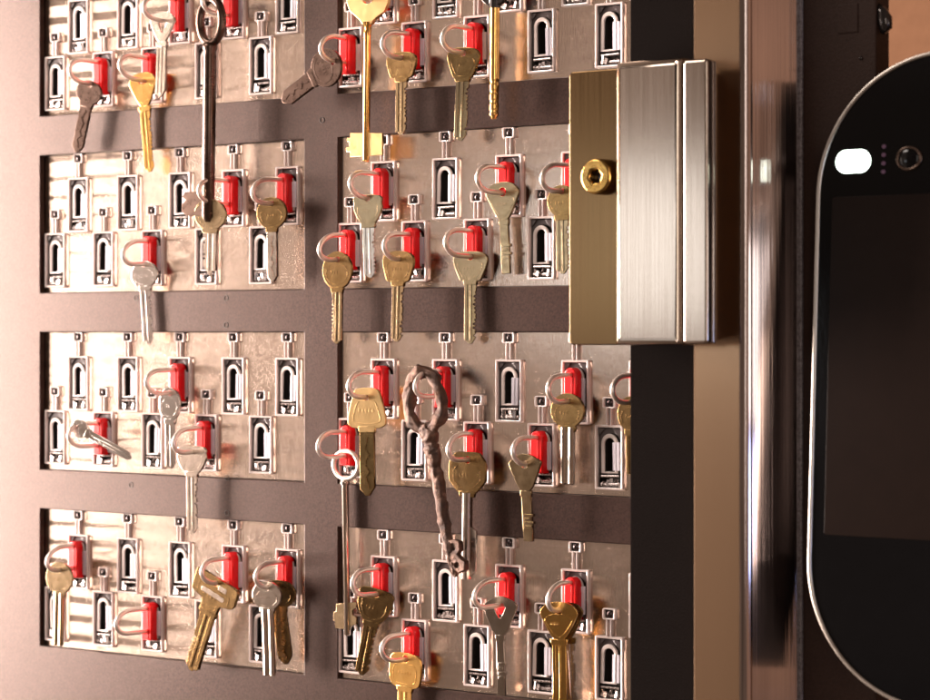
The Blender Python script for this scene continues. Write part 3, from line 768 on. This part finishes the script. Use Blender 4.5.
ring_ = link('camera', bm_mesh(bm, 'camera'), metal('lens_ring', (.10, .07, .055), (.14, .1, .08), (.2, .3)), term, loc=(p_[0], 0, p_[1]))
bm = bmesh.new(); bmesh.ops.create_uvsphere(bm, u_segments=24, v_segments=12, radius=.0062)
for v in bm.verts: v.co.y *= .3
link('lens', bm_mesh(bm, 'lens'), M['glassblack'], ring_, True, loc=(0, -.0021, 0))
for py in (146, 154.5, 163, 171.5):
    p_ = tl(881.5, py)
    link('infrared_dot', plate([ell(0, 0, .0013, .0012, 14)], .0005, .0001, 1, -.0023), M['violet'], term, loc=(p_[0], 0, p_[1]))

# ------------------------------------------------------------------ camera
cam = bpy.data.cameras.new('camera'); co = bpy.data.objects.new('camera', cam); COL.objects.link(co)
co.location = (CX, CY, 0)
co.rotation_euler = (math.pi / 2, 0, TH)
cam.sensor_width = 36; cam.lens = F_PX / 930 * 36
cam.shift_y = (HY - 350) / 930
cam.clip_start = .05; cam.clip_end = 50
cam.dof.use_dof = True; cam.dof.focus_distance = 1.535; cam.dof.aperture_fstop = 10
S.camera = co

# ------------------------------------------------------------------ light
wd_ = bpy.data.worlds.new('World'); S.world = wd_; wd_.use_nodes = True
nt = wd_.node_tree; bg = nt.nodes['Background']
tc = N(nt, 'ShaderNodeTexCoord')
sx_ = N(nt, 'ShaderNodeSeparateXYZ'); nt.links.new(tc.outputs['Generated'], sx_.inputs[0])
mr = N(nt, 'ShaderNodeMapRange'); nt.links.new(sx_.outputs['X'], mr.inputs[0])
mr.inputs[1].default_value = -1; mr.inputs[2].default_value = 1
def wc(v, t=0): return (v, v * (.68 + .1 * t), v * (.50 + .16 * t))
r = ramp(nt, mr.outputs[0], [(0, wc(.58, .6)), (.115, wc(.54, .6)), (.165, wc(.58, .6)), (.20, wc(.58, .6)), (.235, wc(.36, .4)), (.27, wc(.16)), (.5, wc(.12)), (.8, (.20, .13, .10)), (.95, (.26, .15, .10)), (1, (.32, .18, .12))])
mp = N(nt, 'ShaderNodeMapping'); mp.inputs['Scale'].default_value = (1.0, 1.0, 2.6)
nt.links.new(tc.outputs['Generated'], mp.inputs[0])
nn = N(nt, 'ShaderNodeTexNoise', Scale=4.5, Detail=3.0, Roughness=.55); nt.links.new(mp.outputs[0], nn.inputs['Vector'])
r2 = ramp(nt, nn.outputs[0], [(.35, .4), (.65, 1.7)])
mx = N(nt, 'ShaderNodeMix', data_type='RGBA', blend_type='MULTIPLY'); mx.inputs[0].default_value = 1
nt.links.new(r.outputs[0], mx.inputs[6]); nt.links.new(r2.outputs[0], mx.inputs[7])
nt.links.new(mx.outputs[2], bg.inputs['Color']); bg.inputs['Strength'].default_value = 1.0

def area(name, loc_, target, w, h, energy, col, striped=0, spread=0):
    l = bpy.data.lights.new(name, 'AREA'); l.shape = 'RECTANGLE'; l.size = w; l.size_y = h; l.energy = energy; l.color = col
    o = bpy.data.objects.new(name, l); COL.objects.link(o); o.location = loc_
    d = Vector(target) - Vector(loc_); o.rotation_euler = d.to_track_quat('-Z', 'Y').to_euler()
    if spread: l.spread = math.radians(spread)
    if striped:
        l.use_nodes = True; nt = l.node_tree; em = nt.nodes['Emission']
        g = N(nt, 'ShaderNodeNewGeometry'); sp = N(nt, 'ShaderNodeSeparateXYZ'); nt.links.new(g.outputs['Parametric'], sp.inputs[0])
        m1 = N(nt, 'ShaderNodeMath', operation='MULTIPLY'); m1.inputs[1].default_value = striped * 2 * math.pi; nt.links.new(sp.outputs['Y'], m1.inputs[0])
        m2 = N(nt, 'ShaderNodeMath', operation='SINE'); nt.links.new(m1.outputs[0], m2.inputs[0])
        m3 = N(nt, 'ShaderNodeMapRange'); nt.links.new(m2.outputs[0], m3.inputs[0])
        m3.inputs[1].default_value = -.3; m3.inputs[2].default_value = .5; m3.inputs[3].default_value = .12; m3.inputs[4].default_value = 1.7
        nt.links.new(m3.outputs[0], em.inputs['Strength'])
    return o
# louvred light from the left, one soft overhead, one front fill
area('louvre_light', (-1.60, -.92, .0), (-.42, 0, .0), .5, 1.05, 1.9, (1, .83, .74), 17, 80)
area('glare_light', (-2.0, -.68, .0), (-.50, 0, .0), .5, 1.3, 56, (1, .82, .73), 0, 80)  # added area light, makes the glare on the panel's left side
area('ceiling_light', (-.75, -.9, 1.1), (0, 0, 0), .7, .3, 12, (1, .88, .80))
area('front_fill', (1.45, -1.75, .30), (.0, 0, 0), .30, 1.3, 7.5, (1, .88, .78))  # added fill, tall so that right-facing edges catch it
area('side_fill', (1.7, -.5, .25), (.25, -.03, 0), .12, .5, .7, (.9, .93, 1))  # added unseen light for the right-facing steel
area('blue_reflection_light', (1.2, -.15, -.17), (.245, -.036, -.09), .34, .13, 1.3, (.35, .5, 1))  # added lamp, gives the polished side its blue reflection
area('grey_reflection_light', (1.2, -.15, .0), (.245, -.036, 0), .34, .17, .8, (1, .93, .9))  # added lamp, gives a pale reflection above the blue one
area('hinge_highlight_light', (-.60, -1.36, .10), (.14, -.08, .05), .24, .20, .60, (.86, .94, 1))  # added cool lamp, placed to mirror as a highlight on the hinge

S.view_settings.view_transform = 'Standard'; S.view_settings.look = 'None'; S.view_settings.exposure = 0; S.view_settings.gamma = 1
